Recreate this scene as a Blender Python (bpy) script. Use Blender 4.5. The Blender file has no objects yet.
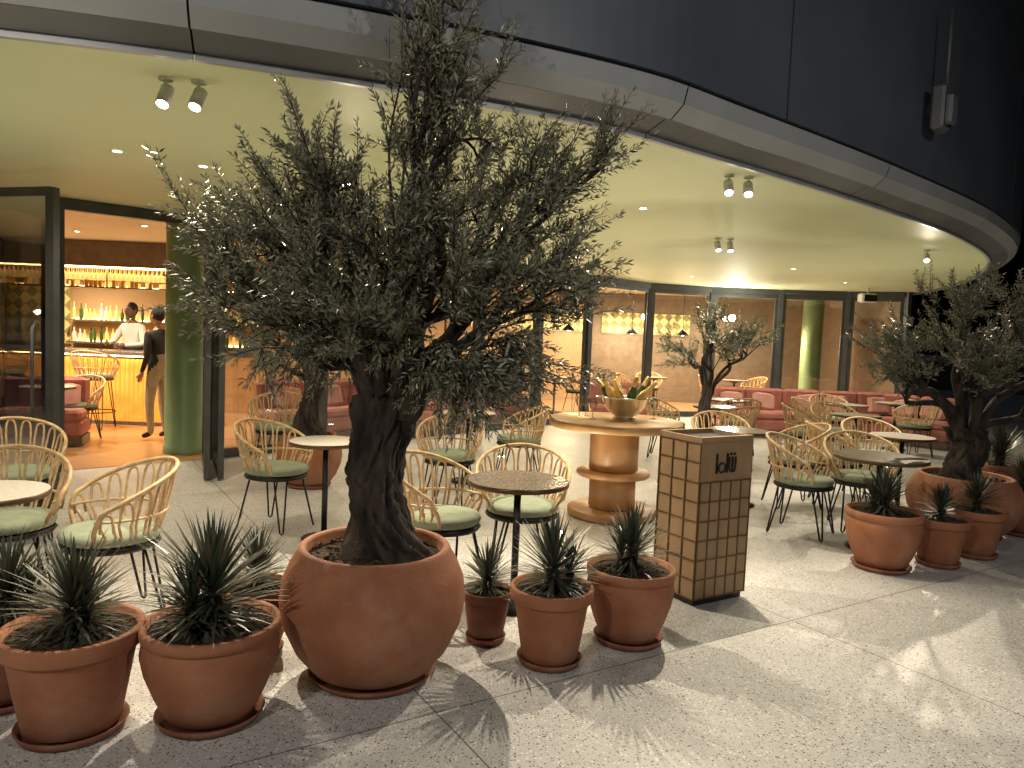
import bpy, math, random
import numpy as np
from mathutils import Vector, Matrix, Quaternion
from mathutils.geometry import tessellate_polygon
random.seed(7); rnd = random.Random(11)
R = math.radians
scene = bpy.context.scene
scene.view_settings.view_transform = 'Standard'
scene.view_settings.look = 'None'
scene.view_settings.exposure = 0

# ------------------------------------------------------------------ materials
def new_mat(name):
    m = bpy.data.materials.new(name); m.use_nodes = True
    nt = m.node_tree; nt.nodes.clear()
    out = nt.nodes.new('ShaderNodeOutputMaterial')
    return m, nt, out
def N(nt, t, **kw):
    n = nt.nodes.new(t)
    for k, v in kw.items():
        if k in ('operation', 'blend_type', 'data_type', 'feature', 'distance', 'bands_direction', 'wave_type', 'noise_dimensions'):
            setattr(n, k, v)
        else:
            n.inputs[k].default_value = v
    return n
def mat(name, c1, c2=None, rough=0.6, metal=0.0, scale=8.0, bump=0.0, bscale=40.0, stretch=(1, 1, 1), emis=None, estr=0.0, spec=0.5, detail=6, stain=0):
    m, nt, out = new_mat(name)
    L = nt.links.new
    b = N(nt, 'ShaderNodeBsdfPrincipled')
    b.inputs['Roughness'].default_value = rough
    b.inputs['Metallic'].default_value = metal
    b.inputs['Specular IOR Level'].default_value = spec
    if c2 is None: c2 = tuple(x*0.8 for x in c1)
    tc = N(nt, 'ShaderNodeTexCoord')
    mp = N(nt, 'ShaderNodeMapping'); mp.inputs['Scale'].default_value = stretch
    L(tc.outputs['Object'], mp.inputs['Vector'])
    no = N(nt, 'ShaderNodeTexNoise', Scale=scale, Detail=detail)
    L(mp.outputs[0], no.inputs['Vector'])
    cr = N(nt, 'ShaderNodeValToRGB')
    cr.color_ramp.elements[0].position = 0.35; cr.color_ramp.elements[1].position = 0.65
    cr.color_ramp.elements[0].color = (*c1, 1); cr.color_ramp.elements[1].color = (*c2, 1)
    L(no.outputs[0], cr.inputs[0]); cur = cr.outputs[0]
    if stain:
        n3 = N(nt, 'ShaderNodeTexNoise', Scale=3.0, Detail=8.0, Roughness=.7)
        L(tc.outputs['Object'], n3.inputs['Vector'])
        c3 = N(nt, 'ShaderNodeMapRange'); c3.inputs['From Min'].default_value = .52; c3.inputs['From Max'].default_value = .72; c3.inputs['To Max'].default_value = stain
        L(n3.outputs[0], c3.inputs[0])
        mx = N(nt, 'ShaderNodeMix', data_type='RGBA'); mx.inputs[7].default_value = (.42, .33, .26, 1)
        L(c3.outputs[0], mx.inputs[0]); L(cur, mx.inputs[6]); cur = mx.outputs[2]
    L(cur, b.inputs['Base Color'])
    if bump > 0:
        n2 = N(nt, 'ShaderNodeTexNoise', Scale=bscale, Detail=5.0)
        L(mp.outputs[0], n2.inputs['Vector'])
        bp = N(nt, 'ShaderNodeBump', Strength=bump, Distance=0.02)
        L(n2.outputs[0], bp.inputs['Height']); L(bp.outputs[0], b.inputs['Normal'])
    if emis:
        b.inputs['Emission Color'].default_value = (*emis, 1)
        b.inputs['Emission Strength'].default_value = estr
    L(b.outputs[0], out.inputs[0])
    return m
def emat(name, c, s):
    m, nt, out = new_mat(name)
    e = N(nt, 'ShaderNodeEmission'); e.inputs[0].default_value = (*c, 1); e.inputs[1].default_value = s
    nt.links.new(e.outputs[0], out.inputs[0]); return m

def terrazzo():
    m, nt, out = new_mat('terrazzo'); L = nt.links.new
    b = N(nt, 'ShaderNodeBsdfPrincipled', Roughness=0.42)
    tc = N(nt, 'ShaderNodeTexCoord')
    col = N(nt, 'ShaderNodeTexNoise', Scale=0.9, Detail=7.0, Roughness=.6)
    L(tc.outputs['Object'], col.inputs['Vector'])
    cr = N(nt, 'ShaderNodeValToRGB')
    cr.color_ramp.elements[0].position = .3; cr.color_ramp.elements[1].position = .7
    cr.color_ramp.elements[0].color = (.46, .46, .45, 1); cr.color_ramp.elements[1].color = (.59, .59, .58, 1)
    L(col.outputs[0], cr.inputs[0])
    cur = cr.outputs[0]
    for sc, thr, pick, c in ((70, .28, .62, (.05, .045, .04)), (110, .32, .52, (.20, .18, .16)), (60, .34, .72, (.74, .74, .73)), (42, .22, .78, (.09, .075, .06))):
        v = N(nt, 'ShaderNodeTexVoronoi', Scale=float(sc)); v.inputs['Randomness'].default_value = 1
        L(tc.outputs['Object'], v.inputs['Vector'])
        lt = N(nt, 'ShaderNodeMath', operation='LESS_THAN'); lt.inputs[1].default_value = thr
        L(v.outputs['Distance'], lt.inputs[0])
        sp = N(nt, 'ShaderNodeSeparateColor'); L(v.outputs['Color'], sp.inputs[0])
        gt = N(nt, 'ShaderNodeMath', operation='GREATER_THAN'); gt.inputs[1].default_value = pick
        L(sp.outputs[0], gt.inputs[0])
        mu = N(nt, 'ShaderNodeMath', operation='MULTIPLY'); L(lt.outputs[0], mu.inputs[0]); L(gt.outputs[0], mu.inputs[1])
        mx = N(nt, 'ShaderNodeMix', data_type='RGBA'); mx.inputs[7].default_value = (*c, 1)
        L(mu.outputs[0], mx.inputs[0]); L(cur, mx.inputs[6]); cur = mx.outputs[2]
    sx = N(nt, 'ShaderNodeSeparateXYZ'); L(tc.outputs['Object'], sx.inputs[0])
    for (nx, ny, c0, per) in ((.849, .528, 1.37+1.15, 2.3), (-.528, .849, 2.95+.9, 2.3)):
        a = N(nt, 'ShaderNodeMath', operation='MULTIPLY'); a.inputs[1].default_value = nx; L(sx.outputs[0], a.inputs[0])
        bb = N(nt, 'ShaderNodeMath', operation='MULTIPLY_ADD'); bb.inputs[1].default_value = ny; L(sx.outputs[1], bb.inputs[0]); L(a.outputs[0], bb.inputs[2])
        s = N(nt, 'ShaderNodeMath', operation='ADD'); s.inputs[1].default_value = -c0+per*21; L(bb.outputs[0], s.inputs[0])
        md = N(nt, 'ShaderNodeMath', operation='MODULO'); md.inputs[1].default_value = per; L(s.outputs[0], md.inputs[0])
        sb = N(nt, 'ShaderNodeMath', operation='SUBTRACT'); sb.inputs[1].default_value = per/2; L(md.outputs[0], sb.inputs[0])
        ab = N(nt, 'ShaderNodeMath', operation='ABSOLUTE'); L(sb.outputs[0], ab.inputs[0])
        lt = N(nt, 'ShaderNodeMath', operation='LESS_THAN'); lt.inputs[1].default_value = .0035; L(ab.outputs[0], lt.inputs[0])
        mx = N(nt, 'ShaderNodeMix', data_type='RGBA'); mx.inputs[7].default_value = (.13, .12, .11, 1)
        L(lt.outputs[0], mx.inputs[0]); L(cur, mx.inputs[6]); cur = mx.outputs[2]
    L(cur, b.inputs['Base Color'])
    rn = N(nt, 'ShaderNodeTexNoise', Scale=2.2, Detail=6.0); L(tc.outputs['Object'], rn.inputs['Vector'])
    mr = N(nt, 'ShaderNodeMapRange'); mr.inputs['To Min'].default_value = .28; mr.inputs['To Max'].default_value = .6
    L(rn.outputs[0], mr.inputs[0]); L(mr.outputs[0], b.inputs['Roughness'])
    L(b.outputs[0], out.inputs[0]); return m

def leafmat(name, cols, under, rough=.5):
    m, nt, out = new_mat(name); L = nt.links.new
    b = N(nt, 'ShaderNodeBsdfPrincipled', Roughness=rough)
    g = N(nt, 'ShaderNodeNewGeometry')
    cr = N(nt, 'ShaderNodeValToRGB')
    el = cr.color_ramp.elements
    el[0].color = (*cols[0], 1); el[1].color = (*cols[-1], 1)
    for i, c in enumerate(cols[1:-1]):
        e = el.new((i+1)/(len(cols)-1)); e.color = (*c, 1)
    L(g.outputs['Random Per Island'], cr.inputs[0])
    mx = N(nt, 'ShaderNodeMix', data_type='RGBA'); mx.inputs[7].default_value = (*under, 1)
    L(g.outputs['Backfacing'], mx.inputs[0]); L(cr.outputs[0], mx.inputs[6])
    L(mx.outputs[2], b.inputs['Base Color'])
    L(b.outputs[0], out.inputs[0]); return m

def glassmat(name, tint=(.9, .93, .92), rmin=.06):
    m, nt, out = new_mat(name); L = nt.links.new
    t = N(nt, 'ShaderNodeBsdfTransparent'); t.inputs[0].default_value = (*tint, 1)
    g = N(nt, 'ShaderNodeBsdfGlossy', Roughness=.015)
    lw = N(nt, 'ShaderNodeLayerWeight', Blend=.35)
    mr = N(nt, 'ShaderNodeMapRange'); mr.inputs['To Min'].default_value = rmin; mr.inputs['To Max'].default_value = .85
    L(lw.outputs['Fresnel'], mr.inputs[0])
    ms = N(nt, 'ShaderNodeMixShader'); L(mr.outputs[0], ms.inputs[0]); L(t.outputs[0], ms.inputs[1]); L(g.outputs[0], ms.inputs[2])
    L(ms.outputs[0], out.inputs[0]); return m

def lattice(name, c1, c2, scale):
    m, nt, out = new_mat(name); L = nt.links.new
    b = N(nt, 'ShaderNodeBsdfPrincipled', Roughness=.4)
    tc = N(nt, 'ShaderNodeTexCoord'); mp = N(nt, 'ShaderNodeMapping')
    mp.inputs['Rotation'].default_value = (0, R(45), 0)
    L(tc.outputs['Object'], mp.inputs[0])
    ch = N(nt, 'ShaderNodeTexChecker', Scale=scale); ch.inputs[1].default_value = (*c1, 1); ch.inputs[2].default_value = (*c2, 1)
    L(mp.outputs[0], ch.inputs[0]); L(ch.outputs[0], b.inputs['Base Color']); L(b.outputs[0], out.inputs[0]); return m

M = {}
M['terrazzo'] = terrazzo()
M['terra'] = mat('terracotta', (.28, .105, .048), (.37, .155, .08), rough=.78, scale=5, bump=.2, bscale=70, stain=.35)
M['terra2'] = mat('terracotta_dark', (.19, .07, .038), (.27, .11, .065), rough=.78, scale=6, bump=.2, bscale=70, stain=.2)
M['soil'] = mat('soil', (.035, .02, .012), (.10, .06, .035), rough=.95, scale=40, bump=1, bscale=60)
M['bark'] = mat('olive_bark', (.012, .009, .007), (.065, .05, .038), rough=.95, scale=14, bump=1.0, bscale=30, stretch=(1, 1, .3))
M['oleaf'] = leafmat('olive_leaf', [(.085, .095, .05), (.14, .145, .085), (.24, .24, .165), (.11, .12, .065)], (.33, .33, .25), .36)
M['aleaf'] = leafmat('yucca_leaf', [(.022, .045, .028), (.05, .072, .045), (.11, .115, .075), (.075, .05, .045)], (.07, .08, .055), .4)
M['ceil'] = mat('green_ceiling_paint', (.62, .68, .42), (.65, .71, .45), rough=.6, scale=1.2)
M['trim'] = mat('metal_trim_grey', (.34, .36, .38), (.40, .42, .44), rough=.42, metal=.1, scale=2)
M['trimd'] = mat('metal_trim_dark', (.10, .105, .115), (.14, .145, .155), rough=.45, metal=.1, scale=2)
M['clad'] = mat('cladding_panel', (.075, .09, .115), (.095, .11, .135), rough=.4, metal=.0, scale=1.3)
M['gap'] = mat('joint_black', (.008, .008, .01), rough=.8)
M['frame'] = mat('window_frame_metal', (.065, .066, .068), (.09, .09, .092), rough=.4, metal=.3, scale=4)
M['glass'] = glassmat('window_glass', (.90, .92, .91), .10)
M['green'] = mat('green_column_paint', (.15, .25, .12), (.18, .29, .14), rough=.5, scale=3)
M['cane'] = mat('rattan_cane', (.54, .36, .18), (.74, .54, .31), rough=.45, scale=25)
M['black'] = mat('black_metal', (.02, .02, .02), (.03, .03, .03), rough=.4, metal=.5)
M['cush'] = mat('sage_cushion', (.24, .29, .20), (.31, .35, .26), rough=.85, scale=12, bump=.2, bscale=90)
M['stone'] = mat('table_terrazzo', (.50, .47, .42), (.62, .60, .55), rough=.25, scale=60)
M['stoned'] = mat('table_stone_dark', (.10, .085, .075), (.22, .19, .17), rough=.22, scale=70)
M['wood'] = mat('oak_wood', (.42, .22, .09), (.56, .33, .15), rough=.4, scale=5, stretch=(1, 1, .12), bump=.1)
M['woodl'] = mat('stand_wood', (.27, .175, .09), (.34, .22, .12), rough=.5, scale=7, stretch=(1, 1, .3))
M['brass'] = mat('brass_line', (.11, .065, .03), (.15, .09, .04), rough=.35, metal=.3)
M['floorw'] = mat('wood_floor', (.38, .20, .09), (.50, .29, .14), rough=.3, scale=3, stretch=(.3, 4, 1))
M['pink'] = mat('pink_upholstery', (.36, .13, .11), (.45, .19, .16), rough=.85, scale=6)
M['pink2'] = mat('pink_cushion', (.55, .28, .24), (.62, .34, .30), rough=.85, scale=9)
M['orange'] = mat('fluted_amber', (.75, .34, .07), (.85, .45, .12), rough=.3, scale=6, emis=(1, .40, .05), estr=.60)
M['led'] = emat('led_amber', (1, .60, .22), 30)
M['lampw'] = emat('lamp_glow', (1, .90, .72), 40)
M['white'] = mat('white_enamel', (.75, .74, .70), rough=.4)
M['silver'] = mat('polished_steel', (.80, .80, .80), (.88, .88, .88), rough=.16, metal=1)
M['gold'] = mat('gold_foil', (.85, .58, .2), (.92, .66, .25), rough=.3, metal=.7)
M['bottle'] = mat('bottle_glass', (.03, .09, .03), (.05, .14, .04), rough=.08)
M['amberglow'] = mat('glowing_amber_glass', (.55, .28, .06), (.8, .5, .15), rough=.1, emis=(1, .62, .2), estr=.9)  # emission in the glass stands in for amber light falling on it
M['wallw'] = mat('warm_wall', (.34, .23, .13), (.40, .28, .16), rough=.6, scale=2)
M['dark'] = mat('dark_wall', (.16, .125, .09), (.21, .165, .12), rough=.5)
M['ceili'] = mat('interior_ceiling', (.62, .56, .44), (.66, .60, .48), rough=.6)
M['latt'] = lattice('diamond_tiles', (.82, .66, .30), (.26, .26, .12), 6.0)
M['skin'] = mat('skin', (.16, .08, .05), (.19, .10, .06), rough=.5)
M['skin2'] = mat('skin_light', (.42, .24, .16), (.46, .27, .18), rough=.5)
M['hair'] = mat('hair', (.012, .01, .008), rough=.6)
M['shirtw'] = mat('white_shirt', (.72, .70, .66), (.78, .76, .72), rough=.8)
M['shirtd'] = mat('dark_shirt', (.015, .015, .018), (.03, .03, .033), rough=.8)
M['trous'] = mat('beige_trousers', (.36, .29, .21), (.44, .36, .27), rough=.8)
M['parap'] = mat('parapet_dark', (.03, .032, .036), (.05, .052, .056), rough=.6)

# ------------------------------------------------------------------ mesh builder
def catmull(P, n):
    P = [Vector(p) for p in P]; out = []
    Q = [P[0]*2-P[1]]+P+[P[-1]*2-P[-2]]
    for i in range(1, len(Q)-2):
        for k in range(n):
            t = k/n; a, b, c, d = Q[i-1], Q[i], Q[i+1], Q[i+2]
            out.append(.5*((2*b)+(c-a)*t+(2*a-5*b+4*c-d)*t*t+(3*b-a-3*c+d)*t**3))
    out.append(P[-1]); return out
class MB:
    def __init__(s): s.v = []; s.f = []; s.m = []; s.sm = []
    def add(s, vs, fs, m=0, smooth=False):
        o = len(s.v); s.v.extend(tuple(v) for v in vs)
        for f in fs: s.f.append(tuple(i+o for i in f)); s.m.append(m); s.sm.append(smooth)
    def tube(s, path, rad, n=6, m=0, closed=False, cap=True, groove=0):
        P = [Vector(p) for p in path]; K = len(P)
        if not hasattr(rad, '__len__'): rad = [rad]*K
        vs = []; ref = None
        for i, p in enumerate(P):
            if closed: t = P[(i+1) % K]-P[i-1]
            else: t = P[min(i+1, K-1)]-P[max(i-1, 0)]
            if t.length < 1e-9: t = Vector((0, 0, 1))
            t.normalize()
            if ref is None:
                ref = t.orthogonal().normalized()
            ref = (ref-t*ref.dot(t))
            if ref.length < 1e-6: ref = t.orthogonal()
            ref.normalize(); b = t.cross(ref)
            for k in range(n):
                a = 2*math.pi*k/n
                g = 1+groove*(math.sin(2*a+i*.35)+.7*math.sin(3*a-i*.5)+.5*math.sin(5*a+i*.3)) if groove else 1
                vs.append(p+(ref*math.cos(a)+b*math.sin(a))*rad[i]*g)
        fs = []
        for i in range(K if closed else K-1):
            j = (i+1) % K
            for k in range(n):
                k2 = (k+1) % n
                fs.append((i*n+k, i*n+k2, j*n+k2, j*n+k))
        if cap and not closed:
            fs.append(tuple(range(n))[::-1]); fs.append(tuple((K-1)*n+k for k in range(n)))
        s.add(vs, fs, m, True)
    def box(s, c, d, rz=0, m=0, M4=None, bev=0):
        x, y, z = d[0]/2, d[1]/2, d[2]/2
        if bev:
            b = min(bev, x*.9, y*.9, z*.9); vs = []; fs = []
            prof = [(-z, b), (-z+b, 0), (z-b, 0), (z, b)]
            for (zz, ins) in prof:
                X, Y = x-ins, y-ins; bb = b
                for (px, py) in ((X, -Y+bb), (X, Y-bb), (X-bb, Y), (-X+bb, Y), (-X, Y-bb), (-X, -Y+bb), (-X+bb, -Y), (X-bb, -Y)):
                    vs.append(Vector((px, py, zz)))
            for i in range(3):
                for k in range(8):
                    k2 = (k+1) % 8; fs.append((i*8+k, i*8+k2, i*8+8+k2, i*8+8+k))
            fs.append(tuple(range(8))[::-1]); fs.append(tuple(range(24, 32)))
        else:
            vs = [Vector((i, j, k)) for i in (-x, x) for j in (-y, y) for k in (-z, z)]
            fs = [(0, 1, 3, 2), (4, 6, 7, 5), (0, 4, 5, 1), (2, 3, 7, 6), (0, 2, 6, 4), (1, 5, 7, 3)]
        T = Matrix.Translation(c) @ Matrix.Rotation(rz, 4, 'Z')
        if M4 is not None: T = T @ M4
        s.add([T @ v for v in vs], fs, m)
    def lathe(s, prof, c=(0, 0, 0), n=32, m=0, seg=None, smooth=True, wob=0, seed=0):
        vs = []; c = Vector(c)
        for j, (r, z) in enumerate(prof):
            for k in range(n):
                a = 2*math.pi*k/n
                rr = r*(1+wob*math.sin(2*a+seed)+wob*.5*math.sin(3*a+seed*2+z*5))
                vs.append(c+Vector((rr*math.cos(a), rr*math.sin(a), z)))
        for j in range(len(prof)-1):
            fs = []
            mm = seg[j] if seg else m
            base = j*n
            for k in range(n):
                k2 = (k+1) % n; fs.append((base+k, base+k2, base+n+k2, base+n+k))
            if j == 0:
                s.add(vs, fs, mm, smooth); off = len(s.v)-len(vs)
            else:
                for f in fs: s.f.append(tuple(i+off for i in f)); s.m.append(mm); s.sm.append(smooth)
    def sphere(s, c, r, sc=(1, 1, 1), m=0, n=16, k=10):
        prof = [(max(1e-4, math.sin(math.pi*j/k)), -math.cos(math.pi*j/k)) for j in range(k+1)]
        o = len(s.v); s.lathe(prof, (0, 0, 0), n, m)
        for i in range(o, len(s.v)):
            v = s.v[i]; s.v[i] = (c[0]+v[0]*r*sc[0], c[1]+v[1]*r*sc[1], c[2]+v[2]*r*sc[2])
    def build(s, name, mats, loc=(0, 0, 0), rz=0, parent=None):
        me = bpy.data.meshes.new(name); me.from_pydata(s.v, [], s.f)
        for m in mats: me.materials.append(M[m])
        me.polygons.foreach_set('material_index', s.m); me.polygons.foreach_set('use_smooth', s.sm)
        me.update()
        return put(name, me, loc, rz, parent)
def put(name, me, loc=(0, 0, 0), rz=0, parent=None, sc=1):
    o = bpy.data.objects.new(name, me); scene.collection.objects.link(o)
    o.location = loc; o.rotation_euler = (0, 0, rz); o.scale = (sc, sc, sc)
    if parent: o.parent = parent
    return o
def empty(name, loc=(0, 0, 0)):
    o = bpy.data.objects.new(name, None); scene.collection.objects.link(o); o.location = loc; return o

# ------------------------------------------------------------------ ground
CZ = 2.8
g = MB(); g.add([(-400, -400, 0), (400, -400, 0), (400, 400, 0), (-400, 400, 0)], [(0, 1, 2, 3)])
g.build('ground', ['terrazzo'])

edge = [p.to_2d() for p in catmull([(x, y, 0) for x, y in [(-11, 2.9), (-5, 2.72), (-2.23, 3.22), (-.917, 3.62), (.366, 4.18), (1.114, 4.73), (2.75, 6.07), (4.58, 7.76), (6.14, 9.76), (7.5, 12.6), (8.25, 15.5), (8.3, 18.2), (7.8, 22)]], 10)]
fac = [(-11, 3.6), (-8.2, 4.9), (-6.4, 6.2), (-4.66, 7.56), (-3.52, 8.6), (-2.54, 9.72), (-1.55, 10.84), (-.57, 11.96), (.42, 13.08), (1.4, 14.2), (2.8, 15.55), (4.23, 16.0), (5.7, 16.0), (7.05, 15.75), (8.0, 15.2)]
def poly(name, pts, z, m, parent=None, flip=False):
    P = [Vector((x, y, z)) for x, y in pts]
    T = tessellate_polygon([P]); b = MB()
    b.add(P, [tuple(t) for t in T]); return b.build(name, [m], parent=parent)
bld = empty('restaurant_building')
e_in = [tuple(p) for p in edge if p.y <= 15.3]
poly('soffit', e_in+fac[::-1], CZ, 'ceil', bld)
INT = fac+[(8.2, 15.4), (8.2, 21), (-12, 21), (-12, 3.6)]
poly('interior_ceiling', INT, CZ+.003, 'ceili', bld)
poly('interior_floor', INT, .004, 'floorw', bld)
poly('roof_slab', [tuple(p) for p in edge]+[(-12, 22)], 7.5, 'gap', bld)

def normals(P):
    out = []
    for i in range(len(P)):
        t = (P[min(i+1, len(P)-1)]-P[max(i-1, 0)]).normalized(); out.append(Vector((t.y, -t.x)))
    return out
def sweep(b, P, NN, prof, mats):
    for j in range(len(prof)-1):
        vs = []; fs = []
        for i, p in enumerate(P):
            for (o, z) in (prof[j], prof[j+1]):
                q = p+NN[i]*o; vs.append((q.x, q.y, z))
        for i in range(len(P)-1): fs.append((2*i, 2*i+2, 2*i+3, 2*i+1))
        b.add(vs, fs, mats[j], False)
def resample(P, step):
    out = [P[0].copy()]; acc = 0
    for i in range(1, len(P)):
        a, b = P[i-1], P[i]; L = (b-a).length; d = step-acc
        while d <= L:
            out.append(a+(b-a)*(d/L)); d += step
        acc = (acc+L) % step
    return out
E2 = resample(edge, .12); N2 = normals(E2)
b = MB()
tr_prof = [(0, CZ+.03), (0, CZ-.035), (.03, CZ-.035), (.03, CZ-.005), (.20, CZ+.055), (.20, CZ+.035), (.215, CZ+.035), (.30, CZ+.10), (.325, CZ+.19), (.31, CZ+.20), (.25, CZ+.20)]
PL = 20
for k in range(0, len(E2)-1, PL):
    seg = E2[k:k+PL+1]; nn = N2[k:k+PL+1]
    if len(seg) < 2: break
    if k+PL+1 < len(E2):
        seg = seg[:-1]+[seg[-1]+(seg[-2]-seg[-1])*.08]
    sweep(b, seg, nn, tr_prof, [1, 0, 0, 1, 1, 1, 0, 0, 0, 0])
b.build('fascia_trim', ['trim', 'trimd'], parent=bld)
b = MB()
sweep(b, E2, N2, [(.02, CZ+.04), (.19, CZ+.09), (.28, CZ+.14), (.28, 7.5)], [0, 0, 0])
b.build('fascia_backing', ['gap'], parent=bld)
b = MB()
for k in range(8, len(E2)-1, PL):
    seg = [p.copy() for p in E2[k:k+PL+1]]; nn = N2[k:k+PL+1]
    if len(seg) < 2: break
    d0 = (seg[1]-seg[0]).normalized(); d1 = (seg[-1]-seg[-2]).normalized()
    seg[0] += d0*.012; seg[-1] -= d1*.012
    for z0, z1 in ((CZ+.215, 5.3), (5.325, 7.5)):
        sweep(b, seg, nn, [(.285, z0), (.33, z0), (.33, z1), (.285, z1)], [0, 0, 0])
        for e in (0, -1):
            q = seg[e]; n_ = nn[e]; a_ = q+n_*.285; c_ = q+n_*.33
            b.add([(a_.x, a_.y, z0), (c_.x, c_.y, z0), (c_.x, c_.y, z1), (a_.x, a_.y, z1)], [(0, 1, 2, 3)])
b.build('cladding_panels', ['clad'], parent=bld)

# ------------------------------------------------------------------ facade
fr = MB(); gl = MB()
def beam(b, p, q, z0, z1, w, m=0):
    p = Vector(p).to_2d(); q = Vector(q).to_2d(); d = q-p
    b.box(((p.x+q.x)/2, (p.y+q.y)/2, (z0+z1)/2), (d.length, w, z1-z0), math.atan2(d.y, d.x), m)
def pane(b, p, q, z0, z1):
    b.add([(p[0], p[1], z0), (q[0], q[1], z0), (q[0], q[1], z1), (p[0], p[1], z1)], [(0, 1, 2, 3)])
for i in range(len(fac)-1):
    p, q = Vector(fac[i]), Vector(fac[i+1]); d = (q-p).normalized()
    mw = .05
    p2, q2 = p+d*(mw+.003), q-d*(mw+.003)
    beam(fr, p2, q2, CZ-.12, CZ-.004, .11)
    door = (i == 3)
    if not door:
        beam(fr, p2, q2, .01, .11, .07)
        beam(fr, p2, q2, CZ-.20, CZ-.122, .06)
        pane(gl, p2, q2, .11, CZ-.20)
        for s_, dd in ((p2, d), (q2, -d)):
            c = s_+dd*.035; fr.box((c.x, c.y, (CZ-.20+.11)/2), (.065, .052, CZ-.32), math.atan2(d.y, d.x))
    fr.box((p.x, p.y, CZ/2-.004), (mw*2, .14, CZ-.012), math.atan2(d.y, d.x))
fr.box((fac[-1][0], fac[-1][1], CZ/2-.004), (.1, .13, CZ-.012), .4)
def leaf_door(p, q):
    p, q = Vector(p), Vector(q); d = (q-p).normalized()
    beam(fr, p, q, CZ-.24, CZ-.17-.004, .05); beam(fr, p, q, .02, .12, .05)
    for s_ in (p, q): fr.box((s_.x, s_.y, CZ/2-.08), (.085, .056, CZ-.20), math.atan2(d.y, d.x))
    pane(gl, p, q, .12, CZ-.24)
leaf_door((-3.72, 5.97), (-4.62, 6.25))
leaf_door((-4.72, 6.27), (-4.70, 7.45))
leaf_door((-3.42, 8.5), (-2.93, 7.45))
leaf_door((-3.50, 8.42), (-3.06, 7.42))
fr.tube([(-3.84, 5.95, .75), (-3.84, 5.9, .8), (-3.84, 5.9, 1.5), (-3.84, 5.95, 1.55)], .014, 8)
fr.build('window_frames', ['frame'], parent=bld); gl.build('window_panes', ['glass'], parent=bld)

b = MB()
def wall(p, q, z0, z1, m, w=.1): beam(b, p, q, z0, z1, w, m)
wall((-12, 13.7), (-4.2, 13.7), .01, CZ, 0)
wall((-4.2, 13.75), (-1.6, 16.6), .01, CZ, 0)
wall((-1.55, 16.65), (2.0, 19.6), .01, CZ, 0)
wall((2.05, 19.6), (8.1, 19.6), .01, CZ, 1)
wall((8.15, 15.5), (8.15, 19.5), .01, CZ, 1)
wall((-11.9, 3.8), (-11.9, 13.6), .01, CZ, 0)
b.build('interior_walls', ['wallw', 'dark'], parent=bld)
def flatpanel(name, p, q, z0, z1, m, par=bld):
    p, q = Vector(p), Vector(q); d = q-p; bb = MB()
    bb.box((0, 0, (z1-z0)/2), (d.length, .02, z1-z0))
    return bb.build(name, [m], (((p+q)/2).x, ((p+q)/2).y, z0), math.atan2(d.y, d.x), par)
flatpanel('diamond_tile_panel', (-9.8, 13.62), (-8.15, 13.62), 1.1, 2.2, 'latt')
flatpanel('diamond_tile_panel', (-1.0, 17.0), (1.9, 19.4), 1.75, 2.3, 'latt')
flatpanel('diamond_tile_panel', (-3.9, 13.95), (-1.9, 16.15), 1.75, 2.3, 'latt')
flatpanel('diamond_tile_panel', (2.3, 19.5), (4.6, 19.5), 1.75, 2.3, 'latt')
def column(x, y, r=.225):
    bb = MB(); bb.lathe([(r*1.06, 0.006), (r*1.06, .08), (r, .09), (r, CZ-.06), (r*1.05, CZ-.05), (r*1.05, CZ-.004)], n=40)
    bb.build('green_column', ['green'], (x, y, 0))
column(-3.98, 8.98); column(6.9, 17.2); column(-9.2, 9.6)

# ------------------------------------------------------------------ lights
WARM = (1, .84, .62)
def spot(loc, tgt, W, col=WARM, ang=120, blend=.8, rad=.02, parent=None, name='bulb'):
    l = bpy.data.lights.new(name, 'SPOT'); l.energy = W; l.color = col; l.spot_size = R(ang); l.spot_blend = blend; l.shadow_soft_size = rad
    o = bpy.data.objects.new(name, l); scene.collection.objects.link(o)
    o.location = loc; o.rotation_euler = (Vector(tgt)-Vector(loc)).to_track_quat('-Z', 'Y').to_euler()
    if parent: o.parent = parent
    return o
def point(loc, W, col=(1, .72, .42), rad=.06, parent=None):
    l = bpy.data.lights.new('bulb', 'POINT'); l.energy = W; l.color = col; l.shadow_soft_size = rad
    o = bpy.data.objects.new('bulb', l); scene.collection.objects.link(o); o.location = loc
    if parent: o.parent = parent
    return o
def track_spot(x, y, tgt, W, n=1, col=WARM, ang=110):
    e = empty('ceiling_spotlight'); bb = MB()
    offs = [(-.075, 0), (.075, .03)] if n == 2 else [(0, 0)]
    for i, (ox, oy) in enumerate(offs):
        p = Vector((x+ox, y+oy, CZ)); d = (Vector(tgt)-p).normalized()
        bb.lathe([(.035, -.012), (.035, 0)], p-Vector((0, 0, .001)), 16)
        bb.tube([p-Vector((0, 0, .0)), p-Vector((0, 0, .05))], .008, 8)
        c = p-Vector((0, 0, .085))
        bb.tube([c-d*.05, c-d*.045, c+d*.06], [.02, .033, .035], 16)
        bb.tube([c+d*.0605, c+d*.0625], [.028, .027], 16, m=1)
        if i == 0: spot(c+d*.09, c+d*2, W, col, ang, parent=e)
    bb.build('lamp_head', ['white', 'lampw'], parent=e)
def downlight(x, y, W, z=CZ, col=WARM, ang=150):
    e = empty('recessed_downlight'); bb = MB()
    bb.lathe([(.03, -.004), (.052, -.008), (.056, -.001)], (x, y, z), 20)
    bb.lathe([(.0005, -.003), (.03, -.003)], (x, y, z), 20, m=1)
    bb.build('bezel', ['white', 'lampw'], parent=e)
    if W: spot((x, y, z-.03), (x, y, 0), W, col, ang, parent=e)
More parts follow.
